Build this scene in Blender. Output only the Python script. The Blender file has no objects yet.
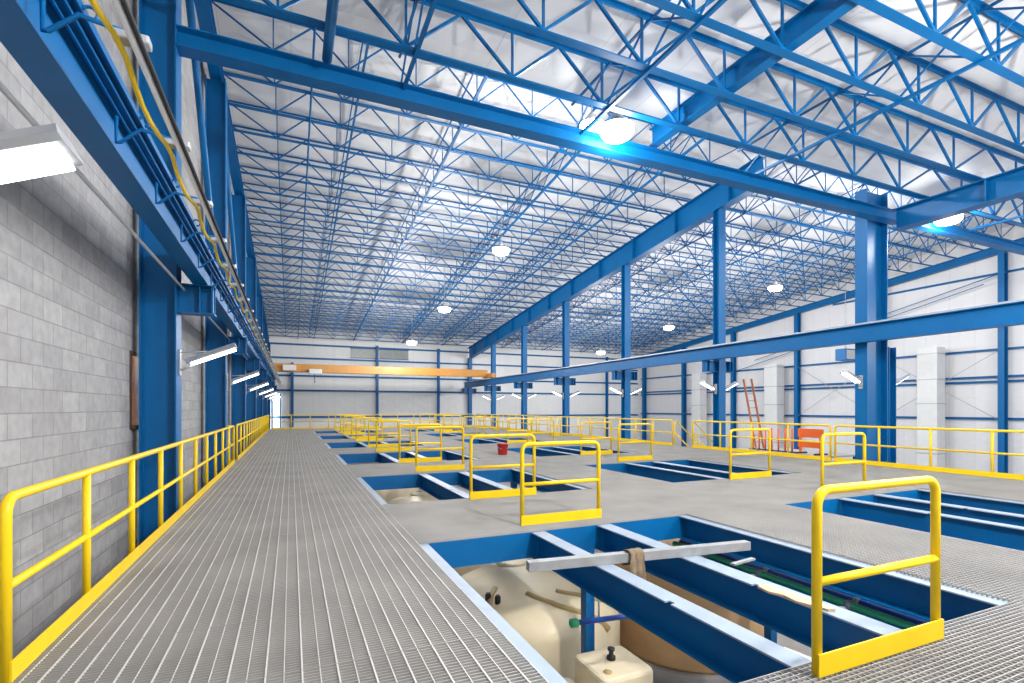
import bpy, math, random
from mathutils import Vector, Matrix
random.seed(7)
S = bpy.context.scene
C = S.collection
PI = math.pi

# ------------------------------------------------------------------ materials
def nt(name):
    m = bpy.data.materials.new(name); m.use_nodes = True
    return m, m.node_tree.nodes, m.node_tree.links, m.node_tree.nodes['Principled BSDF']

def mat(name, col, rough=0.45, metal=0.0, var=0.0, vscale=3.0, bump=0.0, bscale=40.0, spec=.5):
    m, n, l, b = nt(name)
    b.inputs['Base Color'].default_value = (*col, 1); b.inputs['Roughness'].default_value = rough
    b.inputs['Metallic'].default_value = metal
    b.inputs['Specular IOR Level'].default_value = spec
    tc = n.new('ShaderNodeTexCoord')
    if var:
        t = n.new('ShaderNodeTexNoise'); t.inputs['Scale'].default_value = vscale; t.inputs['Detail'].default_value = 4
        r = n.new('ShaderNodeMapRange'); r.inputs[1].default_value = .3; r.inputs[2].default_value = .7
        r.inputs[3].default_value = 1 - var; r.inputs[4].default_value = 1 + var
        x = n.new('ShaderNodeMix'); x.data_type = 'RGBA'; x.blend_type = 'MULTIPLY'; x.inputs[0].default_value = 1
        x.inputs[6].default_value = (*col, 1)
        l.new(tc.outputs['Object'], t.inputs['Vector']); l.new(t.outputs['Fac'], r.inputs[0])
        l.new(r.outputs[0], x.inputs[7]); l.new(x.outputs[2], b.inputs['Base Color'])
    if bump:
        t = n.new('ShaderNodeTexNoise'); t.inputs['Scale'].default_value = bscale; t.inputs['Detail'].default_value = 3
        p = n.new('ShaderNodeBump'); p.inputs['Strength'].default_value = bump; p.inputs['Distance'].default_value = .02
        l.new(tc.outputs['Object'], t.inputs['Vector']); l.new(t.outputs['Fac'], p.inputs['Height'])
        l.new(p.outputs['Normal'], b.inputs['Normal'])
    return m

def emit(name, col, strength):
    m, n, l, b = nt(name)
    b.inputs['Base Color'].default_value = (.9, .9, .9, 1)
    b.inputs['Emission Color'].default_value = (*col, 1); b.inputs['Emission Strength'].default_value = strength
    return m

BLUE = mat('blue_paint', (0, .116, .325), .42, var=.07, vscale=2, spec=.28)
YEL = mat('yellow_paint', (.88, .59, .008), .38, var=.04, vscale=5, spec=.35)
GALV = mat('galvanised_flange', (.30, .37, .46), .5, .05, var=.08, vscale=6)
STEEL = mat('grating_steel', (.355, .342, .325), .5, .1, var=.12, vscale=1.2)
CROSSB = mat('grating_cross_bar', (.62, .60, .57), .5, .1)
CONC = mat('concrete', (.42, .41, .40), .8, var=.15, vscale=1.5, bump=.1)
BEIGE = mat('beige_plastic', (.86, .73, .50), .42, var=.06, vscale=2)
TAN = mat('tan_fibreglass', (.76, .49, .24), .5, var=.10, vscale=2.5)
BANDC = mat('tan_band', (.50, .36, .15), .5, var=.1)
RED = mat('red_plastic', (.62, .03, .03), .4)
ORANGE = mat('orange_plastic', (.85, .14, .02), .5)
CRANE = mat('crane_orange', (.52, .23, .035), .4, var=.05)
GREYM = mat('grey_metal', (.45, .46, .48), .4, .4)
ALU = mat('aluminium_tube', (.34, .345, .35), .5, .2, var=.12, vscale=8)
BLACK = mat('black_plastic', (.02, .02, .022), .5)
GREEN = mat('green_pipe', (.04, .46, .20), .35)
NAVY = mat('navy_pipe', (.015, .08, .38), .35)
RAG = mat('brown_cloth', (.22, .16, .10), .9, var=.25, vscale=14, bump=.5)
CARD = mat('cardboard', (.62, .44, .29), .8, var=.12, vscale=9)
PAPER = mat('white_board', (.8, .8, .78), .7)
WHITE = mat('white_duct', (.68, .69, .69), .45, var=.03)
CONDUIT = mat('conduit', (.85, .86, .87), .3, .4)
LADDER = mat('ladder_fibreglass', (.50, .17, .08), .5)
DARKF = mat('dark_frame', (.05, .03, .02), .5)
REDGL = mat('red_window', (.70, .15, .05), .25, var=.3, vscale=3)
TUBE = emit('tube_glow', (.95, .98, 1), 7)
LENS = emit('lamp_glow', (.95, .98, 1), 22)
DAY = emit('daylight_pane', (.62, .80, 1), 1.6)

def block_mat():
    m, n, l, b = nt('concrete_block')
    tc = n.new('ShaderNodeTexCoord'); sx = n.new('ShaderNodeSeparateXYZ'); cx = n.new('ShaderNodeCombineXYZ')
    br = n.new('ShaderNodeTexBrick')
    br.inputs['Color1'].default_value = (.30, .295, .30, 1); br.inputs['Color2'].default_value = (.375, .37, .372, 1)
    br.inputs['Mortar'].default_value = (.25, .245, .25, 1)
    br.inputs['Scale'].default_value = 1; br.inputs['Mortar Size'].default_value = .007
    br.inputs['Brick Width'].default_value = .45; br.inputs['Row Height'].default_value = .225
    br.inputs['Bias'].default_value = -.1; br.inputs['Mortar Smooth'].default_value = .2
    no = n.new('ShaderNodeTexNoise'); no.inputs['Scale'].default_value = 9; no.inputs['Detail'].default_value = 6
    mr = n.new('ShaderNodeMapRange'); mr.inputs[1].default_value = .3; mr.inputs[2].default_value = .7; mr.inputs[3].default_value = .88; mr.inputs[4].default_value = 1.1
    mx = n.new('ShaderNodeMix'); mx.data_type = 'RGBA'; mx.blend_type = 'MULTIPLY'; mx.inputs[0].default_value = 1
    bp = n.new('ShaderNodeBump'); bp.inputs['Strength'].default_value = .6; bp.inputs['Distance'].default_value = .006; bp.invert = True
    l.new(tc.outputs['Object'], sx.inputs[0]); l.new(sx.outputs['Y'], cx.inputs['X']); l.new(sx.outputs['Z'], cx.inputs['Y'])
    l.new(cx.outputs[0], br.inputs['Vector']); l.new(tc.outputs['Object'], no.inputs['Vector']); l.new(no.outputs['Fac'], mr.inputs[0])
    l.new(br.outputs['Color'], mx.inputs[6]); l.new(mr.outputs[0], mx.inputs[7]); l.new(mx.outputs[2], b.inputs['Base Color'])
    l.new(br.outputs['Fac'], bp.inputs['Height']); l.new(bp.outputs['Normal'], b.inputs['Normal'])
    b.inputs['Roughness'].default_value = .85
    return m
BLOCK = block_mat()

def sheet_mat(name, col, axis, pitch, puff):
    """white faced insulation: soft puckers and a seam every pitch metres along axis"""
    m, n, l, b = nt(name)
    tc = n.new('ShaderNodeTexCoord'); sx = n.new('ShaderNodeSeparateXYZ')
    l.new(tc.outputs['Object'], sx.inputs[0])
    md = n.new('ShaderNodeMath'); md.operation = 'PINGPONG'; md.inputs[1].default_value = pitch / 2
    l.new(sx.outputs[axis], md.inputs[0])
    cmp_ = n.new('ShaderNodeMapRange'); cmp_.inputs[1].default_value = 0; cmp_.inputs[2].default_value = .02; cmp_.inputs[3].default_value = .80; cmp_.inputs[4].default_value = 1
    l.new(md.outputs[0], cmp_.inputs[0])
    mx = n.new('ShaderNodeMix'); mx.data_type = 'RGBA'; mx.blend_type = 'MULTIPLY'; mx.inputs[0].default_value = 1
    mx.inputs[6].default_value = (*col, 1); l.new(cmp_.outputs[0], mx.inputs[7]); l.new(mx.outputs[2], b.inputs['Base Color'])
    no = n.new('ShaderNodeTexNoise'); no.inputs['Scale'].default_value = 1.6; no.inputs['Detail'].default_value = 5
    l.new(tc.outputs['Object'], no.inputs['Vector'])
    bp = n.new('ShaderNodeBump'); bp.inputs['Strength'].default_value = puff; bp.inputs['Distance'].default_value = .12
    l.new(no.outputs['Fac'], bp.inputs['Height']); l.new(bp.outputs['Normal'], b.inputs['Normal'])
    b.inputs['Roughness'].default_value = .6
    return m
CEIL = sheet_mat('ceiling_insulation', (.78, .78, .79), 'X', 1.8, .14)
WPAN = sheet_mat('wall_insulation_side', (.72, .72, .73), 'Y', 1.28, .35)
EPAN = sheet_mat('wall_insulation_end', (.80, .805, .80), 'X', 1.8, .35)

# ------------------------------------------------------------------ mesh helpers
class MB:
    def __init__(s): s.v = []; s.f = []; s.sm = []
    def add(s, vs, fs, smooth=False):
        o = len(s.v); s.v += [tuple(v) for v in vs]; s.f += [tuple(i + o for i in f) for f in fs]; s.sm += [smooth] * len(fs); return s
    def box(s, x0, x1, y0, y1, z0, z1):
        vs = [(x, y, z) for z in (z0, z1) for y in (y0, y1) for x in (x0, x1)]
        return s.add(vs, [(0, 2, 3, 1), (4, 5, 7, 6), (0, 1, 5, 4), (2, 6, 7, 3), (0, 4, 6, 2), (1, 3, 7, 5)])
    def rbox(s, x0, x1, y0, y1, z0, z1, r=.02, n=4):
        """box with rounded vertical edges and a chamfered top and bottom rim"""
        def ring(i, z):
            o = []
            for cx, cy, a0 in ((x1 - r, y1 - r, 0), (x0 + r, y1 - r, PI / 2), (x0 + r, y0 + r, PI), (x1 - r, y0 + r, 1.5 * PI)):
                for k in range(n + 1):
                    a = a0 + PI / 2 * k / n; o.append((cx + (r - i) * math.cos(a), cy + (r - i) * math.sin(a), z))
            return o
        c = r * .5
        rings = [ring(c, z0), ring(0, z0 + c), ring(0, z1 - c), ring(c * .3, z1 - c * .3), ring(c, z1)]
        m = len(rings[0]); vs = sum(rings, []); fs = []
        for j in range(len(rings) - 1):
            for k in range(m): fs.append((j * m + k, j * m + (k + 1) % m, (j + 1) * m + (k + 1) % m, (j + 1) * m + k))
        fs.append(tuple(range(m))[::-1]); fs.append(tuple(range((len(rings) - 1) * m, len(rings) * m)))
        return s.add(vs, fs)
    def profile(s, pts, p, q, up=(0, 0, 1)):
        """extrude a 2-D outline (side, up) from p to q"""
        p = Vector(p); q = Vector(q); d = (q - p).normalized(); up = Vector(up)
        side = d.cross(up).normalized(); u = side.cross(d).normalized()
        n = len(pts)
        vs = [p + side * a + u * b for a, b in pts] + [q + side * a + u * b for a, b in pts]
        fs = [(i, (i + 1) % n, n + (i + 1) % n, n + i) for i in range(n)] + [tuple(range(n))[::-1], tuple(range(n, 2 * n))]
        return s.add(vs, fs)
    def bar(s, p, q, w, h, up=(0, 0, 1)):
        return s.profile([(-w / 2, -h / 2), (w / 2, -h / 2), (w / 2, h / 2), (-w / 2, h / 2)], p, q, up)
    def ibeam(s, p, q, depth, bf, tf, tw, up=(0, 0, 1)):
        """p, q on the bottom face centre line"""
        a = bf / 2; t = tw / 2
        pts = [(-a, 0), (a, 0), (a, tf), (t, tf), (t, depth - tf), (a, depth - tf), (a, depth), (-a, depth), (-a, depth - tf), (-t, depth - tf), (-t, tf), (-a, tf)]
        return s.profile(pts, p, q, up)
    def tube(s, pts, r, n=8):
        pts = [Vector(p) for p in pts]; T = []
        for i in range(len(pts)):
            a = pts[i] - pts[i - 1] if i else None; b = pts[i + 1] - pts[i] if i < len(pts) - 1 else None
            t = (a.normalized() if a else b.normalized()) + (b.normalized() if b else a.normalized()); T.append(t.normalized())
        ref = Vector((0, 0, 1)) if abs(T[0].z) < .9 else Vector((1, 0, 0))
        nrm = T[0].cross(ref).normalized(); vs = []
        for i, p in enumerate(pts):
            if i:
                ax = T[i - 1].cross(T[i])
                if ax.length > 1e-7: nrm = Matrix.Rotation(T[i - 1].angle(T[i]), 3, ax.normalized()) @ nrm
            bn = T[i].cross(nrm)
            for k in range(n):
                a = 2 * PI * k / n; vs.append(p + (nrm * math.cos(a) + bn * math.sin(a)) * r)
        m = len(pts); fs = []
        for i in range(m - 1):
            for k in range(n): fs.append((i * n + k, i * n + (k + 1) % n, (i + 1) * n + (k + 1) % n, (i + 1) * n + k))
        s.add(vs, fs, True)
        o = len(s.v) - len(vs)
        s.f += [tuple(o + k for k in range(n))[::-1], tuple(o + (m - 1) * n + k for k in range(n))]; s.sm += [False, False]
        return s
    def lathe(s, prof, c=(0, 0, 0), n=24):
        """prof: (radius, z) from bottom to top, closed with caps"""
        vs = []; fs = []
        for r, z in prof:
            for k in range(n):
                a = 2 * PI * k / n; vs.append((c[0] + r * math.cos(a), c[1] + r * math.sin(a), c[2] + z))
        m = len(prof)
        for i in range(m - 1):
            for k in range(n): fs.append((i * n + k, i * n + (k + 1) % n, (i + 1) * n + (k + 1) % n, (i + 1) * n + k))
        s.add(vs, fs, True); o = len(s.v) - len(vs)
        s.f += [tuple(o + k for k in range(n))[::-1], tuple(o + (m - 1) * n + k for k in range(n))]; s.sm += [False, False]
        return s
    def data(s, name, m):
        me = bpy.data.meshes.new(name); me.from_pydata(s.v, [], s.f); me.materials.append(m)
        me.polygons.foreach_set('use_smooth', s.sm); me.update(); return me

def obj(name, mb, m, parent=None, label=None):
    o = bpy.data.objects.new(name, mb.data(name, m)); C.objects.link(o)
    if parent: o.parent = parent
    if label: o['label'] = label
    return o
def tag(o, label, cat, group=None):
    o['label'] = label; o['category'] = cat; o['kind'] = 'thing'
    if group: o['group'] = group
    return o
def thing(name, label, cat, loc=(0, 0, 0), rotz=0, group=None):
    o = bpy.data.objects.new(name, None); C.objects.link(o); o.empty_display_size = .2
    o.location = loc; o.rotation_euler = (0, 0, rotz)
    return tag(o, label, cat, group)
def struct(name, mb, m):
    o = obj(name, mb, m); o['kind'] = 'structure'; return o
def dup(root, loc, label, group=None, rotz=None):
    r = root.copy(); C.objects.link(r); r.location = loc; r['label'] = label
    if rotz is not None: r.rotation_euler = (0, 0, rotz)
    if group: r['group'] = group
    for ch in list(root.children):
        c = ch.copy(); C.objects.link(c); c.parent = r
        for g in list(ch.children):
            d = g.copy(); C.objects.link(d); d.parent = c
    return r
def arc(c, a0, a1, r, u, v, n=5):
    c = Vector(c); u = Vector(u); v = Vector(v)
    return [c + (u * math.cos(a0 + (a1 - a0) * k / n) + v * math.sin(a0 + (a1 - a0) * k / n)) * r for k in range(n + 1)]
ORD = ['first', 'second', 'third', 'fourth', 'fifth', 'sixth', 'seventh', 'eighth', 'ninth', 'tenth', 'eleventh', 'twelfth', 'thirteenth', 'fourteenth',
       'fifteenth', 'sixteenth', 'seventeenth', 'eighteenth', 'nineteenth', 'twentieth']
ORD += ['twenty-' + w for w in ORD[:9]] + ['thirtieth'] + ['thirty-' + w for w in ORD[:9]]

# ------------------------------------------------------------------ layout numbers (metres; deck top is z = 0, y runs down the walkway)
H = 1.625                       # eye height over the deck
P = 6.45                        # bay of the openings
CP = 6.42; CY = 9.4             # bay and first line of the columns
XL, XR, YE = -2.20, 37.8, 48.3  # left wall, right wall, end wall
YB = -4.0
GF = -3.3                       # ground floor
XA = 16.4                       # centre column row
DE = 42.6                       # far end of the deck
YS = 9.75                       # where the roof steps up
ZN = 7.52                       # underside of the low roof's joists
def zf(y): return H + 10.97 - .1025 * y   # underside of the high roof's joists
DN, DF = .92, .95               # joist depths
N0 = 2.19; NL = 3.86            # first opening and opening length
SER = [1.40, 7.63]              # edge beam centre of each row of openings
rows = [(N0 + P * k, N0 + P * k + NL) for k in range(6)]

# ------------------------------------------------------------------ setting
struct('wall_left', MB().box(XL - .3, XL, YB, YE, GF, 12.4), BLOCK)
struct('wall_right', MB().box(XR, XR + .2, YB, YE, GF, 12.4), WPAN)
struct('wall_back', MB().box(XL, XR, YE, YE + .2, GF, 9.0), EPAN)
struct('wall_front', MB().box(XL, XR, YB - .2, YB, GF, 9.0), EPAN)
struct('wall_step', MB().box(XL, XR, YS, YS + .1, ZN + DN + .14, 12.7), EPAN)
struct('ground_floor', MB().box(XL, XR, YB, YE, GF - .2, GF), CONC)

def ceiling(y0, step, n, zfun, x0, x1):
    mb = MB(); vs = []; fs = []
    ny = n * 4
    xs = [x0, x1]
    for i in range(ny + 1):
        y = y0 + step * i / 4
        sag = .05 * math.sin(PI * (i % 4) / 4) ** 2
        for x in xs: vs.append((x, y, zfun(y) - sag))
    for x in xs[:0]: pass
    for i in range(ny): fs.append((i * 2, i * 2 + 2, i * 2 + 3, i * 2 + 1))
    m = len(vs)
    vs += [(x, y, z + .25) for x, y, z in vs]
    fs += [tuple(m + k for k in reversed(f)) for f in fs]
    return mb.add(vs, fs)
struct('ceiling', ceiling(YB, (YS - YB) / 11, 11, lambda y: ZN + DN + .06, XL, XR), CEIL)
FJ = 1.30; FY0 = 10.9
NF = 29
struct('ceiling', ceiling(FY0 - FJ + .3, FJ, NF + 1, lambda y: zf(y) + DF + .06, XL, XR), CEIL)

# the grating deck: bearing bars across, cross bars along
rects = [(-1.58, SER[0], -2.6, DE), (SER[0] + 4.18, SER[1], -2.6, DE), (SER[1] + 4.12, 15.2, -2.6, DE)]
edges = [-2.6] + [e for r in rows for e in r] + [DE]
for sx, w in ((SER[0], 4.18), (SER[1], 4.12)):
    for i in range(0, len(edges), 2):
        rects.append((sx, sx + w, edges[i], edges[i + 1]))
g1 = MB(); g2 = MB()
for ri, (x0, x1, y0, y1) in enumerate(rects):
    n = int((y1 - y0) / .036)
    for k in range(n + 1):
        y = y0 + .003 + (y1 - y0 - .006) * k / n
        g1.add([(x0, y - .003, -.03), (x1, y - .003, -.03), (x1, y - .003, 0), (x0, y - .003, 0), (x1, y + .003, 0), (x0, y + .003, 0), (x1, y + .003, -.03), (x0, y + .003, -.03)],
               [(0, 1, 2, 3), (3, 2, 4, 5), (5, 4, 6, 7), (0, 7, 6, 1)])
    pitch = .1 if ri == 0 else .05
    m = max(1, int((x1 - x0) / pitch))
    for k in range(m + 1):
        x = x0 + .004 + (x1 - x0 - .008) * k / m
        hw = .005 if (ri == 0 and k % 2 == 0) else .0028
        z = .003 if ri == 0 and k % 2 == 0 else .0005
        (g2 if ri == 0 else g1).box(x - hw, x + hw, y0, y1, -.014 if ri else -.009, z if ri == 0 else -.006)
fl = struct('floor', g1, STEEL)
o = obj('cross_bars', g2, CROSSB, fl); o['kind'] = 'structure'
# bolted plate joints between the walkway panels
mb = MB()
for k in range(48):
    y = -2.2 + .93 * k
    if y < DE: mb.box(-1.56, SER[0] - .002, y - .004, y + .004, -.028, .0045)
o = obj('panel_seam', mb, STEEL, fl); o['kind'] = 'structure'

# ------------------------------------------------------------------ platform framing
ZB = -.03; BD = .34
for x, lab in ((SER[0], 'long blue platform beam with pale top flange along the walkway edge of the openings'),
               (SER[0] + 4.18, 'long blue platform beam on the far side of the walkway-side row of openings'),
               (SER[1], 'long blue platform beam on the walkway side of the outer row of openings'),
               (SER[1] + 4.12, 'long blue platform beam on the outer edge of the outer row of openings')):
    t = thing('platform_beam', lab, 'steel beam', (x, 0, 0), 0, 'edge beams of the platform')
    obj('web', MB().profile([(-.13, -BD), (.13, -BD), (.13, -BD + .015), (.006, -BD + .015), (.006, -.015), (-.006, -.015), (-.006, -BD + .015), (-.13, -BD + .015)],
                            (0, -2.5, ZB), (0, DE, ZB)), BLUE, t)
    obj('top_flange', MB().box(-.13, .13, -2.5, DE, ZB - .015, ZB - .0005), GALV, t, 'pale galvanised top flange')
for si, sx in enumerate(SER):
    sname = ('walkway-side row', 'outer row')[si]
    W = (4.18, 4.12)[si]
    for ri, (y0, y1) in enumerate(rows):
        for e, (y, s) in enumerate(((y0, -1), (y1, 1))):
            pts = [(0, 0), (s * .09, 0), (s * .09, -.014), (s * .012, -.014), (s * .012, -BD + .014), (s * .09, -BD + .014), (s * .09, -BD), (0, -BD)]
            h = obj('header_beam', MB().profile([(-a, b) for a, b in (pts if s < 0 else pts[::-1])], (sx + .02, y, ZB - .0004), (sx + W - .02, y, ZB - .0004)), BLUE)
            tag(h, f'blue channel beam closing the {("near", "far")[e]} end of the {ORD[ri]} opening, {sname}', 'steel beam', 'channel beams closing the openings')
        for bi, (bx, bw) in enumerate(((1.63, .19), (2.67, .22))):
            t = thing('opening_beam', f'blue beam with pale flange crossing the {ORD[ri]} opening, {sname}, {("nearer the walkway", "farther from the walkway")[bi]}', 'steel beam',
                      (sx + bx, y0 + .012, 0), 0, 'beams crossing the openings')
            L = NL - .024
            a = bw / 2
            obj('web', MB().profile([(-a, -BD), (a, -BD), (a, -BD + .016), (.006, -BD + .016), (.006, -.016), (-.006, -.016), (-.006, -BD + .016), (-a, -BD + .016)],
                                    (0, 0, ZB), (0, L, ZB)), BLUE, t)
            fm = MB()
            # flange with the small clip notches seen along its edge
            notch = [.32 * L, .64 * L]
            xsn = [0, notch[0] - .07, notch[0], notch[1] - .07, notch[1], L]
            loop = [(-a, 0)]
            for q in notch: loop += [(-a, q - .07), (-a + .05, q - .07), (-a + .05, q), (-a, q)]
            loop += [(-a, L), (a, L), (a, 0)]
            n = len(loop)
            fm.add([(x, y, ZB - .016) for x, y in loop] + [(x, y, ZB - .001) for x, y in loop],
                   [tuple(range(n)), tuple(range(2 * n - 1, n - 1, -1))] + [(i, n + i, n + (i + 1) % n, (i + 1) % n) for i in range(n)])
            obj('top_flange', fm, GALV, t, 'pale galvanised top flange')
posts = [(3.85, 6.11), (7.50, 6.11), (1.40, 8.0), (5.58, 12.6), (7.63, 12.6), (11.75, 6.11), (1.40, 14.6)]
for i, (x, y) in enumerate(posts):
    t = thing('platform_post', ['slim blue post under the far end of the first opening beside the beige tank',
                                'slim blue post under the platform beside the tan round tank', 'blue post under the walkway beside the second opening',
                                'blue post under the far end of the second opening', 'blue post under the outer row, second opening, walkway side', 'blue post under the outer edge of the first outer opening',
                                'blue post under the walkway beside the third opening'][i], 'steel post', (x, y, GF), 0, 'posts under the platform')
    obj('shaft', MB().box(-.07, .07, -.07, .07, .015, -GF + ZB - BD - .001), BLUE, t)
    obj('base_plate', MB().box(-.15, .15, -.15, .15, 0, .015), BLUE, t)

# ------------------------------------------------------------------ yellow guards at the openings
def make_guard(label):
    t = thing('guard_rail', label, 'guard rail', (0, 0, 0), 0, 'yellow guards at the openings')
    w, h, r, b = 1.31, 1.15, .029, .1
    pts = [(r, 0, .0)] + arc((r + b, 0, h - r - b), PI, PI / 2, b, (1, 0, 0), (0, 0, 1)) + arc((w - r - b, 0, h - r - b), PI / 2, 0, b, (1, 0, 0), (0, 0, 1)) + [(w - r, 0, 0)]
    obj('hoop', MB().tube(pts, r, 12), YEL, t)
    obj('mid_rail', MB().tube([(r, 0, .56), (w - r, 0, .56)], .027, 10), YEL, t)
    obj('toe_board', MB().box(0, w, -r - .008, -r + .004, .0, .135), YEL, t)
    return t
first = None
for si, sx in enumerate(SER):
    sname = ('walkway-side row', 'outer row')[si]
    for ri, (y0, y1) in enumerate(rows):
        for e, y in enumerate((y0 - .15, y1 + .27)):
            lab = f'yellow hoop guard at the {("near", "far")[e]} end of the {ORD[ri]} opening, {sname}'
            if first is None: first = make_guard(lab); first.location = (sx + 1.51, y + .03, 0)
            else: dup(first, (sx + 1.51, y + .03, 0), lab)

# ------------------------------------------------------------------ long railings
def railing(p, q, label, n=None, r=.031, toe_side=1, hgt=1.12, kick=.12, group='long railings round the platform'):
    p = Vector(p); q = Vector(q); d = (q - p); L = d.length; d.normalize()
    t = thing('railing', label, 'railing', p, math.atan2(d.y, d.x), group)
    b = .1; h = hgt
    pts = [(0, 0, 0)] + arc((b, 0, h - r - b), PI, PI / 2, b, (1, 0, 0), (0, 0, 1)) + arc((L - b, 0, h - r - b), PI / 2, 0, b, (1, 0, 0), (0, 0, 1)) + [(L, 0, 0)]
    obj('top_rail', MB().tube(pts, r, 12), YEL, t)
    obj('mid_rail', MB().tube([(0, 0, .56), (L, 0, .56)], r * .85, 10), YEL, t)
    n = n or max(1, round(L / 1.29))
    pm = None
    for k in range(1, n):
        if pm is None: pm = MB().tube([(0, 0, 0), (0, 0, h - r)], r * .95, 10).data('post', YEL)
        o = bpy.data.objects.new('post', pm); C.objects.link(o); o.parent = t; o.location = (L * k / n, 0, 0)
    obj('toe_board', MB().box(-.02, L + .02, toe_side * r - .006, toe_side * r + .006, .0, kick), YEL, t)
    return t
RX = -1.55
railing((RX, 3.94, 0), (RX, 16.9, 0), 'yellow railing along the near half of the walkway beside the block wall', 10, toe_side=-1)
railing((RX, 17.9, 0), (RX, DE - .1, 0), 'yellow railing along the far half of the walkway beside the blue columns', 19, toe_side=-1)
railing((RX - .02, 17.05, 0), (RX - .60, 17.05, 0), 'short yellow railing returning to the block wall at the walkway gap', 2)
railing((-1.35, DE - .06, 0), (15.0, DE - .06, 0), 'yellow railing across the far end of the platform', 12)
XRR = 15.14
secs = [(-2.4, 10.08, 10, 'yellow railing on the outer platform edge in front of the deep blue column'), (10.22, 16.0, 4, 'yellow railing on the outer platform edge beside the orange barriers'),
        (17.2, 23.6, 5, 'yellow railing on the outer platform edge just past the stair'), (23.8, DE - .1, 15, 'yellow railing on the farthest stretch of the outer platform edge')]
for a, b, n, lab in secs: railing((XRR, a, 0), (XRR, b, 0), lab, n)
for i in range(5):
    dup(first, (14.1, 25.2 + 3.1 * i, 0), f'yellow hoop guard standing along the outer railing, {ORD[i]} past the stair', rotz=PI / 2)
# stair down from the platform
def stair_rail(y, lab):
    t = thing('stair_handrail', lab, 'handrail', (XRR + .1, y, 0), 0, 'stair handrails')
    obj('top_rail', MB().tube([(-.05, 0, -.02), (-.05, 0, .98), (.05, 0, 1.05), (2.3, 0, -.85), (2.3, 0, -1.9)], .03, 10), YEL, t)
    obj('mid_rail', MB().tube([(-.05, 0, .55), (2.3, 0, -1.4)], .026, 10), YEL, t)
    o = obj('post', MB().tube([(1.1, 0, -.95), (1.1, 0, .18)], .028, 8), YEL, t)
stair_rail(16.08, 'sloping yellow stair handrail nearer the orange barriers')
stair_rail(17.12, 'sloping yellow stair handrail beside the far platform railing')
t = thing('stair', 'grey steel stair going down from the gap in the outer railing', 'stair', (XRR + .1, 16.6, 0))
for s in (-1, 1): obj('stringer', MB().bar((.02, s * .47, -.15), (3.9, s * .47, -3.18), .04, .22), YEL, t)
tr = MB().box(-.13, .13, -.45, .45, -.03, 0).data('tread', STEEL)
for k in range(14):
    o = bpy.data.objects.new('tread', tr); C.objects.link(o); o.parent = t; o.location = (.1 + .27 * k, 0, -.2 - .211 * k)

# ------------------------------------------------------------------ columns
def column(name, label, x, y, z0, z1, dx, dy, tf, group, corbels=(), web='x'):
    """rolled column, depth dx across the hall, flange width dy along the walkway"""
    t = thing(name, label, 'steel column', (x, y, z0), 0, group)
    obj('shaft', MB().ibeam((-dx / 2 if web == 'x' else 0, 0 if web == 'x' else -dy / 2, .02), (-dx / 2 if web == 'x' else 0, 0 if web == 'x' else -dy / 2, z1 - z0),
                            dx if web == 'x' else dy, dy if web == 'x' else dx, tf, tf * .7, up=(1, 0, 0) if web == 'x' else (0, 1, 0)), BLUE, t)
    obj('base_plate', MB().box(-dx / 2 - .08, dx / 2 + .08, -dy / 2 - .08, dy / 2 + .08, 0, .02), BLUE, t)
    for s, L in corbels:
        xa = s * dx / 2; xb = s * (dx / 2 + L)
        lo, hi = min(xa, xb), max(xa, xb)
        c = MB()
        zt = 3.575 - z0; hb = .46
        c.ibeam((xa, 0, zt - hb), (xb, 0, zt - hb), hb, .26, .02, .016)
        co = obj('corbel', c, BLUE, t)
        obj('stiffener', MB().box(xb - .012 - s * .03, xb + .012 - s * .03, -.128, .128, zt - hb + .02, zt - .02), BLUE, co)
        obj('stiffener', MB().box(xb - .012 - s * .2, xb + .012 - s * .2, -.128, .128, zt - hb + .02, zt - .02), BLUE, co)
    return t
LCX = -1.86
for k in range(0, 7):
    y = CY + CP * k
    z1 = zf(y) - .42 if k else ZN + DN
    lab = f'tall blue column against the block wall, {ORD[k]} past the small red window'
    column('steel_column', lab, LCX, y, GF, z1, .48, .40, .022, 'columns along the block wall', [(1, .50)])
column('steel_column', 'deep blue column where the cross strut meets the centre row', XA - .03, CY + .37, GF, 8.25, 1.0, .36, .03, 'centre row of columns')
column('crane_column', 'blue stub column bolted behind the deep blue column, under the crane beam', XA + 1.1, CY + .55, GF, 3.56, .36, .3, .02, 'centre row of columns')
for k in range(1, 7):
    y = CY + CP * k
    column('steel_column', f'slim tall blue centre-row column, {ORD[k - 1]} behind the deep blue column', XA, y, GF, zf(y) - 1.1, .36, .34, .022, 'centre row of columns', [(-1, .66), (1, .5)], web='y')
for k in range(6):
    y = 15.2 + CP * k
    column('wall_column', f'blue column on the white side wall, {ORD[k]} counting away from the camera side', XR - .34, y, GF, zf(y) - .5, .4, .3, .02, 'columns on the white side wall')
# ------------------------------------------------------------------ girders
def girder(name, label, x, ya, yb, za, zb, depth, bf, n_st, group):
    t = thing(name, label, 'steel girder', (0, 0, 0), 0, group)
    obj('girder_body', MB().ibeam((x, ya, za - depth), (x, yb, zb - depth), depth, bf, .03, .02), BLUE, t)
    for k in range(n_st):
        f = (k + .5) / n_st
        y = ya + (yb - ya) * f; z = za + (zb - za) * f
        obj('stiffener', MB().box(x - bf / 2 + .005, x + bf / 2 - .005, y - .02, y + .02, z - depth + .035, z - .035), BLUE, t)
    return t
girder('roof_girder', 'deep blue plate girder sloping down along the tops of the centre columns', XA, 13.6, YE - .25, zf(13.6) - .01, zf(YE) - .01, 1.08, .42, 11, 'main roof girders')
girder('roof_girder', 'blue level girder running from the deep column toward the camera', XA + .1, YB + .1, CY - .256, ZN - .005, ZN - .005, .62, .40, 3, 'main roof girders')
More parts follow.
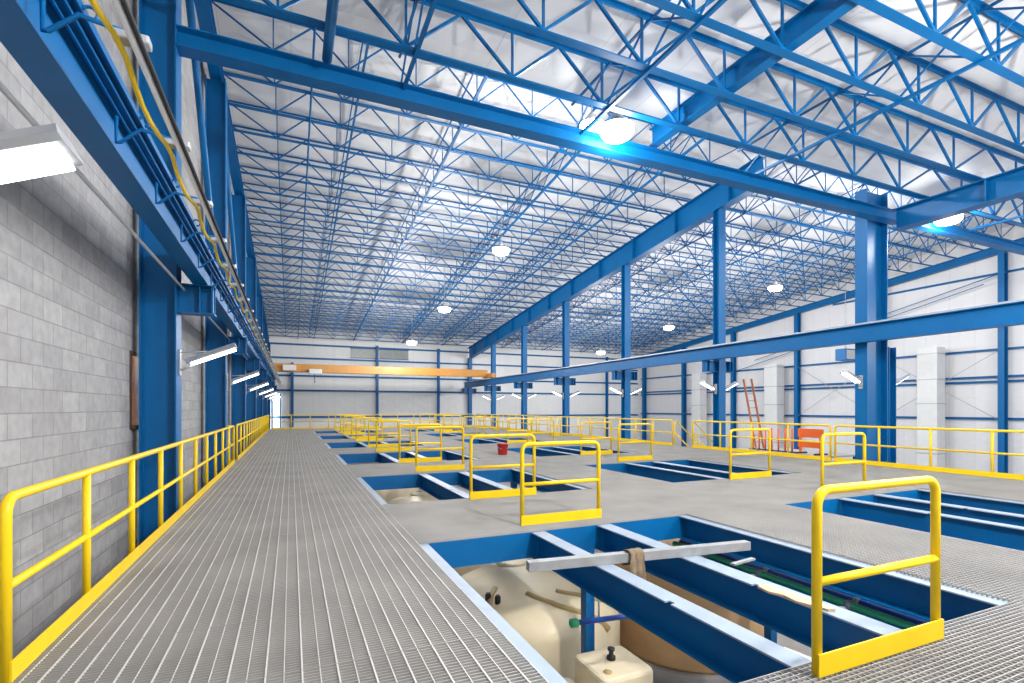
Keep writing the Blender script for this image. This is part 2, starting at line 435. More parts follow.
girder('eave_girder', 'blue eave girder sloping along the top of the white side wall', XR - .34, YS + .2, YE - .1, zf(YS + .2) - .01, zf(YE) - .01, .48, .3, 0, 'main roof girders')
girder('eave_girder', 'blue eave girder sloping along the top of the block wall', LCX, YS + .2, YE - .1, zf(YS + .2) - .01, zf(YE) - .01, .40, .3, 0, 'main roof girders')
# strut across the hall on the first column line, and the short mid-span beam
t = obj('cross_strut', MB().ibeam((LCX + .24, CY - .1, 7.21), (XA + .45, CY - .1, 7.21), .31, .30, .02, .014), BLUE)
tag(t, 'long blue beam crossing the hall from the block wall to the deep column', 'steel beam', 'beams crossing the hall')
t = obj('cross_strut', MB().ibeam((XA + .48, CY - .1, 7.24), (XR, CY - .1, 7.24), .26, .26, .02, .014), BLUE)
tag(t, 'blue beam continuing from the deep column to the white side wall', 'steel beam', 'beams crossing the hall')
t = obj('midspan_beam', MB().ibeam((7.60, YB + .1, ZN + .085), (7.60, CY - .1, ZN + .085), .40, .21, .022, .014), BLUE)
tag(t, 'blue beam lying among the near joists, ending at the bright lamp above the cross beam', 'steel beam')

# ------------------------------------------------------------------ open-web joists
def joist_meshes(x0, x1, depth, rod, cw, ch, tk=1.0):
    """local frame: x along the span, z = 0 the underside of the bottom chord"""
    n = round((x1 - x0 - 1.0) / 1.85)
    p = (x1 - x0) / (n + .6)
    nodes = [x0 + p * (.8 + k) for k in range(n)]
    zb = ch * .6; zt = depth - ch * .5
    def ell(up):
        a = cw / 2; t_ = .010
        return [(-a, 0), (a, 0), (a, t_), (.012, t_), (.012, ch), (-.012, ch), (-.012, t_), (-a, t_)] if up else [(-a, 0), (-a, -t_), (-.012, -t_), (-.012, -ch), (.012, -ch), (.012, -t_), (a, -t_), (a, 0)]
    bot = MB().profile(ell(True), (x0 + .02, 0, 0), (x1 - .02, 0, 0)) if False else MB().profile(ell(True), (x0, 0, 0), (x1, 0, 0))
    cw *= tk; ch *= tk
    top = MB().profile(ell(False), (x0, 0, depth), (x1, 0, depth))
    path = [(x0 + .05, 0, zt)]
    for i, xn in enumerate(nodes):
        path.append((xn, 0, zb))
        path.append((xn + p * .5, 0, zt) if i < n - 1 else (x1 - .05, 0, zt))
    zig = MB()
    for a, b in zip(path, path[1:]): zig.bar(a, b, rod, rod, up=(0, 1, 0))
    ver = MB().bar((0, 0, zb), (0, 0, zt), rod * .8, rod * .8, up=(0, 1, 0))
    return [mb.data(nm, BLUE) for mb, nm in ((bot, 'bottom_chord'), (top, 'top_chord'), (zig, 'web_lattice'), (ver, 'web_strut'))] + [nodes]
JM = {'n': joist_meshes(LCX + .15, XA + .25, DN, .048, .15, .075), 'nr': joist_meshes(XA + .28, XR - .03, DN, .048, .15, .075),
      'f': joist_meshes(LCX - .1, XA - .02, DF, .038, .11, .06, .7), 'fr': joist_meshes(XA + .02, XR - .03, DF, .038, .11, .06, .7)}
def joist(kind, y, z, label, group):
    b, tp, zg, vr, nodes = JM[kind]
    t = thing('roof_joist', label, 'roof joist', (0, y, z), 0, group)
    for nm, me in (('bottom_chord', b), ('top_chord', tp), ('web_lattice', zg)):
        o = bpy.data.objects.new(nm, me); C.objects.link(o); o.parent = t
    for x in nodes:
        o = bpy.data.objects.new('web_strut', vr); C.objects.link(o); o.parent = t; o.location = (x, 0, 0)
NJ = [8.3, 7.08, 5.86, 4.64, 3.42, 2.2]
for i, y in enumerate(NJ):
    joist('n', y, ZN, f'lattice joist of the low roof over the platform, {ORD[i]} from the cross beam', 'joists of the low roof')
    if i < 5: joist('nr', y, ZN, f'lattice joist of the low roof beyond the level girder, {ORD[i]} from the cross beam', 'joists of the low roof')
FJY = [FY0 + FJ * k for k in range(NF)]
for i, y in enumerate(FJY):
    if y > YE - .2: continue
    joist('f', y, zf(y), f'lattice joist of the high roof over the platform, {ORD[i]} from the roof step', 'joists of the high roof over the platform')
    joist('fr', y, zf(y), f'lattice joist of the high roof by the side wall, {ORD[i]} from the roof step', 'joists of the high roof by the side wall')
# bridging rows
def bridging(x, ys, zfun, depth, label, group, rod=.05, cross=True):
    ya, yb = ys[0] - .1, ys[-1] + .1
    t = thing('bridging_row', label, 'roof bridging', (x, 0, 0), 0, group)
    obj('bottom_rod', MB().bar((0, ya, zfun(ya) - .02), (0, yb, zfun(yb) - .02), rod, rod), BLUE, t)
    obj('top_rod', MB().bar((0, ya, zfun(ya) + depth - .1), (0, yb, zfun(yb) + depth - .1), .04, .04), BLUE, t)
    if cross:
        for a, b in zip(ys, ys[1:]):
            m = MB().bar((.02, a, zfun(a) + .06), (.02, b, zfun(b) + depth - .06), .03, .03)
            obj('cross_brace', m.bar((-.02, a, zfun(a) + depth - .06), (-.02, b, zfun(b) + .06), .03, .03), BLUE, t)
zn = lambda y: ZN
njy = sorted(NJ)
for i, x in enumerate((1.9, 5.7, 10.7)):
    bridging(x, njy + [CY + .2], zn, DN, f'blue bridging row tying the near low-roof joists, {ORD[i]} from the block wall', 'bridging of the low roof', .06)
for i, x in enumerate((20.5, 26.5)):
    bridging(x, njy[2:] + [CY + .2], zn, DN, f'blue bridging row tying low-roof joists beyond the level girder, {ORD[i]} from the centre', 'bridging of the low roof', .06)
fy = [y for y in FJY if y < YE - .2]
for i, x in enumerate((1.85, 5.15, 9.6, 13.4)):
    bridging(x, fy, zf, DF, f'bridging row of the high roof over the platform, {ORD[i]} from the block wall', 'bridging of the high roof', .075 if i != 0 else .06, cross=(i > 1))
for i, x in enumerate((19.6, 24.2, 29.0, 33.4)):
    bridging(x, fy, zf, DF, f'bridging row of the high roof by the side wall, {ORD[i]} from the centre', 'bridging of the high roof', .06)
t = obj('sprinkler_pipe', MB().tube([(.55, YS + .3, zf(YS + .3) - .028), (.55, YE - .3, zf(YE - .3) - .028)], .03, 8), BLUE)
tag(t, 'thin blue pipe running down the high roof close to the block wall', 'pipe')
t = obj('roof_pipe', MB().tube([(.55, YB + .3, ZN - .078), (.55, 8.95, ZN - .078)], .08, 14), BLUE)
tag(t, 'thick blue pipe running under the near joists, ending before the cross beam', 'pipe')

# ------------------------------------------------------------------ crane runways and crane
RYE = YE - 1.0
t = thing('runway_beam', 'blue crane runway beam on brackets beside the block wall', 'runway beam', (-1.315, 0, 3.58), 0, 'crane runway beams')
obj('beam_body', MB().ibeam((0, YB + .3, 0), (0, RYE, 0), .46, .21, .02, .014), BLUE, t)
obj('cap_channel', MB().profile([(-.17, .475), (.17, .475), (.17, .42), (.155, .42), (.155, .46), (-.155, .46), (-.155, .42), (-.17, .42)][::-1], (0, YB + .3, 0.002), (0, RYE, 0.002)), BLUE, t)
obj('crane_rail', MB().box(-.03, .03, YB + .3, RYE, .477, .54), GREYM, t)
t = thing('runway_beam', 'blue crane runway beam passing in front of the centre columns', 'runway beam', (15.62, 0, 3.58), 0, 'crane runway beams')
obj('beam_body', MB().ibeam((0, YB + .3, 0), (0, RYE, 0), .52, .30, .022, .016), BLUE, t)
obj('crane_rail', MB().box(-.03, .03, YB + .3, RYE, .523, .585), GREYM, t)
# conductor bars, brackets, conduit and cable beside the left runway
for i, (x, z) in enumerate(((-1.25, 3.955), (-1.20, 3.98))):
    t = obj('conductor_bar', MB().bar((x, YB + .4, z), (x, RYE, z), .016, .02), BLUE)
    tag(t, f'thin blue conductor bar beside the block-wall runway beam, {("lower", "upper")[i]} of the two', 'conductor bar', 'conductor bars')
nb = 0
bk = MB().tube([(-1.225, 0, 3.86), (-1.225, 0, 3.66), (-1.20, 0, 3.665), (-1.07, 0, 3.79), (-.78, 0, 3.745)], .014, 6).data('arm', BLUE)
hk = MB().tube(arc((-1.11, .3, 4.0), -PI / 2, PI * .9, .04, (1, 0, 0), (0, 0, 1), 8), .010, 6).data('hook', BLUE)
ck = MB().rbox(-.92, -.74, -.045, .045, 3.70, 3.745, .012, 2).data('clamp', GREYM)
bky = [1.0 + 1.25 * k for k in range(37)]
for i, y in enumerate(bky):
    t = thing('conductor_bracket', f'bent blue conductor bracket on the runway beam, {ORD[i]} along from the near fluorescent lamp', 'bracket', (0, y, 0), 0, 'conductor brackets')
    for nm, me in (('arm', bk), ('hook', hk), ('clamp', ck)):
        o = bpy.data.objects.new(nm, me); C.objects.link(o); o.parent = t
t = obj('conduit', MB().tube([(-.80, YB + .5, 3.672), (-.80, RYE, 3.672)], .027, 10), CONDUIT)
tag(t, 'white conduit pipe running along the runway beam beside the yellow cable', 'conduit')
t = obj('black_cable', MB().tube([(-.765, YB + .5, 3.655), (-.765, RYE, 3.655)], .016, 8), BLACK)
tag(t, 'black cable strapped along the white conduit above the walkway', 'cable')
pts = []
y = YB + .5
while y < RYE:
    ph = ((y - 1.0) / 1.25) % 1.0
    pts.append((-.875 - .02 * math.sin(PI * ph), y, 3.68 - .07 * math.sin(PI * ph))); y += 1.25 / 6
t = obj('power_cable', MB().tube(pts, .017, 8), YEL)
tag(t, 'yellow cable drooping between brackets under the white conduit', 'cable')
t = obj('wall_conduit', MB().tube([(-1.55, YB + .5, 3.50), (-1.55, 30, 3.50)], .018, 8), GREYM)
tag(t, 'thin dark conduit under the runway beam along the block wall', 'conduit')
# bridge crane
CYY = 40.5
t = thing('bridge_crane', 'orange bridge crane spanning the hall between the two runway beams near the end wall', 'crane', (0, CYY, 4.15))
obj('bridge_girder', MB().rbox(-1.15, 15.40, -.22, .22, .12, .72, .03, 2), CRANE, t)
obj('end_truck', MB().rbox(-1.47, -1.16, -1.1, 1.1, .07, .42, .03, 2), CRANE, t)
obj('end_truck', MB().rbox(15.42, 15.76, -1.1, 1.1, .07, .42, .03, 2), CRANE, t)
hst = obj('hoist', MB().rbox(1.2, 2.1, -.75, -.24, -.02, .35, .05, 3), WHITE, t, 'white hoist body hung on the girder')
obj('hook', MB().tube([(1.6, -.5, -.02), (1.6, -.5, -.5), (1.66, -.5, -.58), (1.6, -.5, -.66), (1.54, -.5, -.6)], .025, 8), BLACK, hst)
obj('control_box', MB().rbox(-.55, .35, -.6, -.23, .2, .6, .03, 2), WHITE, t, 'white control box on the girder')

# ------------------------------------------------------------------ lamps
def make_strip(label):
    """fluorescent strip lamp: local +x is the outward direction"""
    t = thing('strip_light', label, 'lamp', (0, 0, 0), 0, 'fluorescent strip lamps on the columns')
    sl = .40
    e = lambda s, h: (s * math.cos(sl) - h * math.sin(sl), s * math.sin(sl) + h * math.cos(sl))
    a = e(.12, 0); b = e(.87, 0)
    prof = [(-.11, -.005), (.11, -.005), (.13, .02), (.08, .075), (-.08, .075), (-.13, .02)]
    obj('housing', MB().profile(prof, (a[0], 0, a[1]), (b[0], 0, b[1])), GREYM, t)
    for y in (-.055, .055):
        p = e(.17, -.024); q = e(.84, -.024)
        obj('tube', MB().tube([(p[0], y, p[1]), (q[0], y, q[1])], .02, 10), TUBE, t, 'glowing white tube')
    obj('arm', MB().tube([(0, 0, -.06), (a[0] + .1, 0, a[1] - .01)], .018, 8).tube([(.0, 0, .22), (e(.5, .07)[0], 0, e(.5, .07)[1])], .010, 6), GREYM, t)
    obj('wall_plate', MB().box(0, .02, -.06, .06, -.14, .27), GREYM, t)
    return t
ST = make_strip('fluorescent strip lamp over the near end of the walkway by the block wall')
ST.location = (LCX + .245, 2.60, 2.33)
for k in range(0, 7):
    y = CY + CP * k
    dup(ST, (LCX + .245, y, 2.28), f'fluorescent strip lamp on the {ORD[k]} block-wall column past the red window')
dup(ST, (XA - .535, CY + .37, 2.35), 'fluorescent strip lamp on the platform side of the deep blue column', rotz=PI)
dup(ST, (XA + 1.285, CY + .55, 2.35), 'fluorescent strip lamp on the outer side of the deep blue column')
for k in range(1, 6):
    y = CY + CP * k
    dup(ST, (XA - .185, y, 2.35), f'fluorescent strip lamp on the platform side of the {ORD[k - 1]} slim centre column', rotz=PI)
    dup(ST, (XA + .185, y, 2.35), f'fluorescent strip lamp on the outer side of the {ORD[k - 1]} slim centre column')

obj('wall_arm', MB().box(XL - LCX - .245, 0, -.03, .03, -.06, 0).box(XL - LCX - .245, XL - LCX - .225, -.09, .09, -.15, .12), GREYM, ST)
def high_bay(x, y, ztop, drop, label, energy):
    t = thing('high_bay_lamp', label, 'lamp', (x, y, ztop), 0, 'high bay lamps under the roof')
    obj('hanger', MB().tube([(0, 0, 0), (0, 0, -drop + .28)], .015, 6), GREYM, t)
    obj('housing', MB().lathe([(.09, .08), (.13, .12), (.13, .26), (.06, .30)], (0, 0, -drop), 16), GREYM, t)
    obj('reflector', MB().lathe([(.36, -.01), (.37, -.01), (.20, .09), (.10, .10), (.09, .09)], (0, 0, -drop), 24), ALU, t)
    obj('lens', MB().lathe([(.14, -.22), (.28, -.20), (.35, -.10), (.355, -.012), (.33, -.005)], (0, 0, -drop), 24), LENS, t, 'glowing white lens')
    ld = bpy.data.lights.new('bulb', 'POINT'); ld.energy = energy; ld.shadow_soft_size = .27; ld.color = (1, .985, .96)
    lo = bpy.data.objects.new('bulb', ld); C.objects.link(lo); lo.parent = t; lo.location = (0, 0, -drop - .50)
    return t
E = 960
for (x, y, lab) in ((6.3, 8.85, 'bright high bay lamp just above the long cross beam'), (18.6, 8.85, 'high bay lamp beyond the level girder, near the deep column'),
                    (4.5, 0.5, 'added unseen high bay lamp under the low roof above the camera end of the platform'), (10.5, 1.5, 'added unseen high bay lamp over the near end of the outer openings'),
                    (28, 2.5, 'added unseen high bay lamp under the low roof toward the white side wall')):  # the three lamps nearest the camera are out of view, added for brightness
    high_bay(x, y, ZN + .8, .78 if y > 8 else 2.5, lab, E * (.22 if y > 8 else 1.5))
for i, (y, z) in enumerate(((12.55, 9.9), (19.5, 8.27), (28.0, 7.35), (36.5, 6.45))):
    zt = zf(y) + DF - .03
    high_bay(8.05, y, zt, zt - z, f'high bay lamp under the high roof over the platform, {ORD[i]} past the cross beam', E * 1.25)
    high_bay(24.3, y, zt, zt - z, f'high bay lamp under the high roof by the side wall, {ORD[i]} past the deep column', E * 1.25)

# ------------------------------------------------------------------ side wall and end wall framing
for i, z in enumerate((.93, 3.1, 3.38, 4.97, 7.3, 9.4)):
    y1 = YE - .05
    if z > 7: y1 = min(y1, (H + 10.97 - z - .6) / .1025)
    t = obj('wall_girt', MB().profile([(0, 0), (.16, 0), (.16, .03), (.02, .03), (.02, .14), (0, .14)], (XR - .01, y1, z), (XR - .01, 3, z)), BLUE)
    tag(t, f'blue horizontal girt on the white side wall, {ORD[i]} up from the platform level', 'wall girt', 'girts of the side wall')
for i, z in enumerate((.75, 3.1, 4.4, 5.95, 7.15)):
    t = obj('wall_girt', MB().profile([(0, 0), (.16, 0), (.16, .03), (.02, .03), (.02, .16), (0, .16)], (XL + .1, YE - .01, z), (XR - .5, YE - .01, z)), BLUE)
    tag(t, f'blue horizontal girt on the end wall, {ORD[i]} up from the platform level', 'wall girt', 'girts of the end wall')
for i, (x, z1) in enumerate(((.1, 5.6), (7.35, 7.4), (13.2, 7.4), (22.4, 7.4), (27.5, 7.4), (32.8, 7.4))):
    t = thing('end_wall_post', f'blue post on the end wall, {ORD[i]} from the block wall', 'steel post', (x, YE - .3, GF), 0, 'posts of the end wall')
    obj('shaft', MB().ibeam((0, -.12, .02), (0, -.12, z1 - GF), .24, .22, .016, .012, up=(0, 1, 0)), BLUE, t)
    obj('base_plate', MB().box(-.18, .18, -.18, .18, 0, .02), BLUE, t)
# tie rods crossing on the side wall
k = 0
for y in (15.2, 21.62, 34.46):
    for a, b, w in ((4.9, 1.0, 'falling away'), (1.0, 4.9, 'rising away')):
        t = obj('tie_rod', MB().tube([(XR - .50, y + .2, a), (XR - .50, y + CP - .2, b)], .018, 6), GREYM)
        tag(t, f'thin grey cross-bracing rod on the side wall, {w} from the {ORD[k]} braced bay', 'tie rod', 'tie rods on the side wall')
    k += 1
for i, (y, za, zb) in enumerate(((15.4, 6.2, 9.4), (15.4, 5.4, 8.9))):
    t = obj('tie_rod', MB().tube([(XR - .50, 15.0 + i, zb), (XR - .50, 32 + i * 2, za - .4)], .03, 6), BLUE)
    tag(t, f'long blue brace sloping down high on the side wall, {("upper", "lower")[i]} of the two', 'tie rod', 'tie rods on the side wall')
# white vertical ducts on the side wall
for i, (y, w, zt) in enumerate(((18.4, 1.1, 5.4), (27.6 + 2.0, 1.2, 5.2), (38.0, 1.1, 5.0))):
    t = thing('vertical_duct', f'white square duct standing against the side wall, {ORD[i]} past the deep column', 'duct', (XR - 1.05, y, GF), 0, 'white ducts on the side wall')
    obj('duct_body', MB().rbox(-.45, .45, -w / 2, w / 2, 0, zt - GF, .03, 2), WHITE, t)
    for z in (-1.2, .3, 1.9, 3.4, 5.0):
        if z < zt: obj('flange', MB().box(-.475, .475, -w / 2 - .025, w / 2 + .025, z - GF - .03, z - GF + .03), GREYM, t)
t = thing('unit_heater', 'small blue box heater hung from the roof girts in front of the side wall', 'heater', (33, 21.3, 4.7))
obj('heater_body', MB().rbox(-.5, .5, -.35, .35, 0, .75, .04, 2), BLUE, t)
obj('grille', MB().box(-.42, .42, -.37, -.352, .08, .66), GREYM, t)
obj('hanger', MB().tube([(0, 0, .75), (0, 0, zf(21.3) - 4.7)], .02, 6), GREYM, t)

# windows: red slit by the first column, daylight at the far corner, glazed strip on the end wall
w = struct('window_1', MB().box(XL, XL + .012, 9.22, 9.95, 1.36, 2.42), REDGL)
fm = MB()
fm.box(XL, XL + .014, 9.15, 9.22, 1.30, 2.48); fm.box(XL, XL + .05, 9.95, 10.02, 1.30, 2.48)
fm.box(XL, XL + .025, 9.22, 9.95, 2.42, 2.48); fm.box(XL, XL + .05, 9.22, 9.95, 1.30, 1.36)
o = obj('window_frame', fm, DARKF, w); o['kind'] = 'structure'
w = struct('window_2', MB().box(-2.15, -.75, YE - .03, YE - .001, -.4, 2.9), DAY)
fm = MB()
for x in (-2.15, -1.5, -.82): fm.box(x - .06, x + .06, YE - .10, YE - .03, -.4, 2.9)
o = obj('window_frame', fm, BLUE, w); o['kind'] = 'structure'
GLZ = mat('frosted_glazing', (.26, .29, .28), .35, var=.1)
for i, (x0, x1) in enumerate(((5.0, 7.2), (7.6, 10.3))):
    w = struct(f'window_{i + 3}', MB().box(x0, x1, YE - .03, YE - .001, 6.25, 7.1), GLZ)
    fm = MB().box(x0 - .05, x1 + .05, YE - .06, YE - .03, 6.2, 6.26); fm.box(x0 - .05, x1 + .05, YE - .06, YE - .03, 7.09, 7.15)
    o = obj('window_frame', fm, BLUE, w); o['kind'] = 'structure'
t = obj('diagonal_brace', MB().tube([(LCX + .1, 16.1, 9.9), (LCX + .1, 21.9, 4.3)], .07, 10), BLUE)
tag(t, 'blue diagonal brace pipe between block-wall columns above the runway beam', 'brace')
t = obj('diagonal_brace', MB().tube([(LCX + .1, 10.3, 10.4), (LCX + .1, 15.5, 4.3)], .07, 10), BLUE)
tag(t, 'blue diagonal brace pipe nearest the camera above the runway beam', 'brace')

# ------------------------------------------------------------------ tanks and things below the deck
def tank(x, y, r, top, m, label, band):
    t = thing('storage_tank', label, 'tank', (x, y, GF), 0, 'round tanks under the platform')
    z = top - GF
    obj('pad', MB().lathe([(r + .1, 0), (r + .1, .26), (r + .08, .28)], n=40), CONC, t, 'grey concrete pad')
    obj('tank_body', MB().lathe([(r * .97, .281), (r, .36), (r, z - .55), (r * .985, z - .46), (r * .9, z - .28), (r * .7, z - .12), (r * .35, z - .02), (.02, z)], n=48), m, t)
    obj('manhole', MB().lathe([(.28, z - .04), (.28, z + .06), (.32, z + .06), (.32, z + .1), (.25, z + .12), (.02, z + .13)], (0, .75, -.1), n=24), m, t)
    if band:
        pf = [(.02, z), (r * .35, z - .02), (r * .7, z - .12), (r * .9, z - .28), (r * .985, z - .46), (r, z - .55), (r, z - 1.2)]
        def surf(q):
            for (ra, za), (rb, zb) in zip(pf, pf[1:]):
                if ra <= q <= rb: return za + (zb - za) * (q - ra) / max(rb - ra, 1e-6)
            return z - .55
        for a0, a1 in ((-2.05, -1.12), (-2.75, -2.35), (-1.45, -.7)):
            pts = []
            for k in range(16):
                f = k / 15; q = r * (.52 + .48 * f); a = a0 + (a1 - a0) * f
                pts.append((q * math.cos(a), q * math.sin(a), surf(q) - .012))
            obj('rib', MB().tube(pts, .055, 8), BANDC, t, 'darker tan rib on the dome')
    for k in range(2):
        a = -2.62 + .16 * k
        obj('bung', MB().lathe([(.05, 0), (.05, .1), (.03, .14)], (r * .72 * math.cos(a), r * .72 * math.sin(a), z - .16), 12), BLACK, t, 'black bung')
tank(3.95, 8.25, 1.62, -1.36, BEIGE, 'big beige domed tank below the first opening', True)
tank(7.35, 7.95, 1.5, -.95, TAN, 'tan round tank on a concrete pad below the middle of the first opening', False)
tank(3.6, 14.3, 1.6, -.95, BEIGE, 'beige domed tank below the second opening', False)
tank(10.5, 9.0, 1.2, -1.2, TAN, 'tan round tank below the outer row of openings', False)
tank(3.2, 20.6, 1.6, -.95, BEIGE, 'beige domed tank below the third opening', False)
t = thing('dosing_tank', 'small rounded beige box tank with a black cap at the edge of the first opening', 'tank', (3.65, 5.2, GF))
obj('tank_body', MB().rbox(-.38, .36, -.36, .36, 0, 1.80, .09, 5), BEIGE, t)
obj('lower_body', MB().rbox(-.80, -.385, -.42, .42, 0, 1.52, .12, 5), BEIGE, t)
obj('cap', MB().lathe([(.055, 1.80), (.055, 1.84), (.03, 1.85), (.03, 1.91), (.045, 1.91), (.045, 1.94), (.01, 1.95)], (0, .05, 0), 14), BLACK, t, 'black screw cap')
obj('bung', MB().lathe([(.05, 1.80), (.05, 1.812), (.02, 1.815)], (-.22, -.2, 0), 12), BANDC, t, 'tan bung')
# pipes in the third strip of the first opening
for i, (x, z, r, m, lab) in enumerate(((5.86, -.46, .045, GREEN, 'green pipe nearest the outer edge beam of the first opening'), (5.72, -.53, .06, NAVY, 'dark blue pipe between the two green pipes'),
                                       (5.58, -.53, .045, GREEN, 'green pipe nearest the inner beam of the first opening'), (5.44, -.58, .05, NAVY, 'dark blue pipe beside the inner beam flange'))):
    t = thing('pipe', lab, 'pipe', (x, 0, z), 0, 'pipes under the first opening')
    obj('pipe_run', MB().tube([(0, 1.2, 0), (0, 6.3, 0)], r, 12), m, t)
    for y in (2.5, 3.55, 4.7, 5.6): obj('clamp', MB().lathe([(r + .012, -.03), (r + .018, 0), (r + .012, .03)], (0, 0, 0), 12), GREYM, t).matrix_local = Matrix.Translation((0, y, 0)) @ Matrix.Rotation(PI / 2, 4, 'X')
t = thing('shade_sheet', 'dark blue tray added as shade below the green pipes in the first opening', 'sheet', (0, 0, 0))
obj('sheet_panel', MB().box(5.28, 6.9, 1.2, 6.3, -.76, -.74), NAVY, t)  # dark sheet added to stand for the shade below the pipes
for x in (5.28, 6.89): obj('side', MB().box(x, x + .012, 1.2, 6.3, -.74, -.66), NAVY, t)
for i, y in enumerate((2.62, 3.75, 5.3)):
    t = obj('pipe_hanger', MB().bar((5.30, y, -.66), (6.1, y, -.62), .05, .025), GREYM)
    tag(t, f'grey hanger strip under the green and blue pipes, {ORD[i]} from the near guard', 'pipe hanger', 'pipe hangers')
t = thing('valve', 'small steel valve on the green pipe just behind the near guard', 'valve', (5.58, 2.75, -.44))
obj('valve_body', MB().lathe([(.04, -.06), (.055, -.03), (.055, .03), (.03, .06)], n=14), ALU, t)
obj('handle', MB().bar((-.02, -.05, .07), (.1, .14, .1), .03, .012), BLACK, t)
t = thing('pipe', 'short blue pipe with a green end cap hung under the first opening', 'pipe', (2.85, 4.80, -.74), -.12)
obj('pipe_run', MB().tube([(.06, 0, 0), (1.25, 0, 0)], .03, 10), NAVY, t)
obj('end_cap', MB().lathe([(.03, -.05), (.048, -.04), (.048, .04), (.03, .05)], n=14), GREEN, t, 'green end cap').matrix_local = Matrix.Rotation(PI / 2, 4, 'Y')
obj('hanger', MB().tube([(.30, 0, .0), (.30, 0, .37)], .010, 6), GREYM, t)
# loose things on the openings
t = obj('square_tube', MB().bar((2.2, 4.62, .02), (4.90, 4.30, .02), .10, .095), ALU)
tag(t, 'grey square metal tube lying across the beams of the first opening', 'metal tube')
mb = MB(); vs = []; fs = []
nu, nv = 9, 14
for i in range(nu):
    for j in range(nv):
        s = j / (nv - 1) * 2 - 1
        a = (i / (nu - 1) - .5) * .16
        wig = .02 * math.sin(i * 1.9 + j * .8)
        if abs(s) < .36: px, pz = s / .36 * .062, .054 + .012 * math.cos(s / .36 * PI / 2)
        else: px, pz = math.copysign(.066 + .01 * math.sin(j) ** 2, s), .05 - (abs(s) - .36) * (.6 if s < 0 else .25)
        vs.append((3.40 + a * (1 + .3 * abs(s)) + wig * .3, 4.47 + px + wig * .4, .02 + pz))
for i in range(nu - 1):
    for j in range(nv - 1): fs.append((i * nv + j, (i + 1) * nv + j, (i + 1) * nv + j + 1, i * nv + j + 1))
n = len(vs); fs2 = fs + [tuple(n + k for k in reversed(f)) for f in fs]
vs2 = vs + [(x, y, z + .012) for x, y, z in vs]
rim = [i * nv for i in range(nu)] + [(nu - 1) * nv + j for j in range(1, nv)] + [i * nv + nv - 1 for i in range(nu - 2, -1, -1)] + [j for j in range(nv - 2, 0, -1)]
fs2 += [(rim[k], n + rim[k], n + rim[(k + 1) % len(rim)], rim[(k + 1) % len(rim)]) for k in range(len(rim))]
t = obj('cloth', mb.add(vs2, fs2, True), RAG); tag(t, 'brown rag hanging over the grey square tube', 'rag')
def slab(pts, z0, th):
    n = len(pts)
    return MB().add([(x, y, z0) for x, y in pts] + [(x, y, z0 + th) for x, y in pts], [tuple(range(n))[::-1], tuple(range(n, 2 * n))] + [(i, (i + 1) % n, n + (i + 1) % n, n + i) for i in range(n)])
t = obj('cardboard_scrap', slab([(3.93, 3.34), (3.90, 3.2), (3.95, 3.08), (3.92, 2.95), (4.0, 2.72), (4.06, 2.70), (4.05, 2.9), (4.08, 3.05), (4.03, 3.22), (4.05, 3.33)], ZB, .02), CARD)
tag(t, 'torn brown cardboard strip lying on the pale beam flange behind the near guard', 'cardboard')
t = obj('cardboard_scrap', slab([(3.50, 2.40), (3.85, 2.52), (3.78, 2.95), (3.45, 2.85)], -BD + ZB - .02, .018), PAPER)
t.location.z = 0
tag(t, 'white board showing between the beams behind the near guard post', 'board')
t = obj('flat_bar', MB().bar((4.25, 3.92, ZB + .012), (4.62, 3.98, ZB + .012), .05, .02), ALU)
tag(t, 'short grey flat bar lying from the inner beam over the pipes', 'metal bar')
# bucket
t = thing('bucket', 'red bucket standing on the grating between the second and third openings', 'bucket', (6.75, 16.2, .004))
obj('bucket_body', MB().lathe([(.155, 0), (.16, .01), (.19, .36), (.20, .36), (.20, .38), (.175, .38), (.15, .06), (.01, .05)], n=28), RED, t)
obj('handle', MB().tube(arc((0, 0, .33), PI * 1.08, PI * 1.92, .215, (1, 0, 0), (0, .75, .66), 12), .006, 6), GREYM, t)
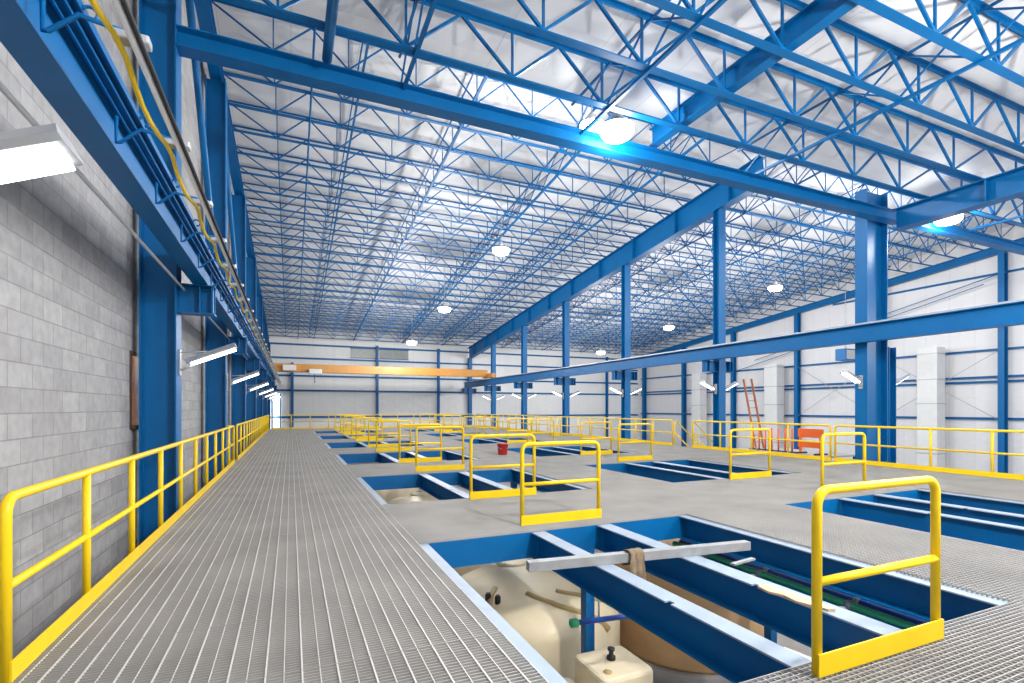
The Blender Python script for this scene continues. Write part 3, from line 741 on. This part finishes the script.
# landing with barriers and ladder beyond the railing
t = thing('landing', 'low grey landing beyond the outer railing carrying orange barriers', 'platform', (0, 0, 0))
obj('landing_deck', MB().box(17.35, 19.4, 11.9, 15.95, -.16, -.1), STEEL, t)
for x in (17.5, 19.25):
    for y in (12.05, 15.8): obj('leg', MB().box(x - .06, x + .06, y - .06, y + .06, GF, -.16), BLUE, t)
def barrier(x, y, w, label, rz):
    t = thing('barrier', label, 'barrier', (x, y, -.1), rz, 'orange barriers beyond the outer railing')
    obj('top_panel', MB().rbox(-w / 2, w / 2, -.03, .03, .62, .95, .02, 2), ORANGE, t)
    obj('lower_panel', MB().rbox(-w / 2, w / 2, -.03, .03, .24, .46, .02, 2), ORANGE, t)
    for s in (-1, 1):
        obj('leg', MB().rbox(s * w * .4 - .04, s * w * .4 + .04, -.045, .045, .0, .7, .02, 2), ORANGE, t)
        obj('foot', MB().rbox(s * w * .4 - .06, s * w * .4 + .06, -.28, .28, .0, .06, .02, 2), BLACK, t)
barrier(17.75, 12.75, 1.1, 'wide orange plastic barrier closest to the deep blue column', 1.45)
for i in range(7):
    y = 13.5 + .3 * i
    t = thing('safety_post', f'slim orange safety post beyond the outer railing, {ORD[i]} from the wide barrier', 'safety post', (17.75, y, -.1), 0, 'orange safety posts')
    obj('post', MB().tube([(0, 0, .03), (0, 0, .92)], .032, 10), ORANGE, t)
    obj('base', MB().lathe([(.14, 0), (.14, .03), (.05, .05)], n=16), BLACK, t)
t = thing('ladder', 'red-brown ladder leaning beyond the outer railing beside a centre column', 'ladder', (18.5, 15.6, -.1), 0)
for x in (-.2, .2): obj('rail', MB().bar((-.0, x, .005), (-.85, x - .1, 2.95), .08, .035), LADDER, t)
for k in range(9):
    f = .09 + .1 * k; obj('rung', MB().tube([(-.85 * f, -.2 - .1 * f, 2.95 * f), (-.85 * f, .2 - .1 * f, 2.95 * f)], .017, 8), ALU, t)

# ------------------------------------------------------------------ world, camera, view
wd = bpy.data.worlds.new('World'); S.world = wd; wd.use_nodes = True
wd.node_tree.nodes['Background'].inputs[0].default_value = (.8, .88, 1, 1); wd.node_tree.nodes['Background'].inputs[1].default_value = .3
cd = bpy.data.cameras.new('Camera'); cam = bpy.data.objects.new('Camera', cd); C.objects.link(cam)
F = 504.0
cd.sensor_fit = 'HORIZONTAL'; cd.sensor_width = 36; cd.lens = F / 1024 * 36; cd.shift_y = (408 - 341.5) / 1024
cd.clip_start = .05; cd.clip_end = 200
cam.location = (0, 0, H); cam.rotation_euler = (PI / 2, 0, -math.atan2(221, 504))
S.camera = cam
S.view_settings.view_transform = 'Standard'; S.view_settings.look = 'None'; S.view_settings.gamma = 1; S.view_settings.use_curve_mapping = False
S.view_settings.exposure = 0.12
S.cycles.max_bounces = 8; S.cycles.diffuse_bounces = 6; S.cycles.glossy_bounces = 3; S.cycles.transmission_bounces = 2
S.cycles.use_denoising = True; S.cycles.sample_clamp_indirect = 6
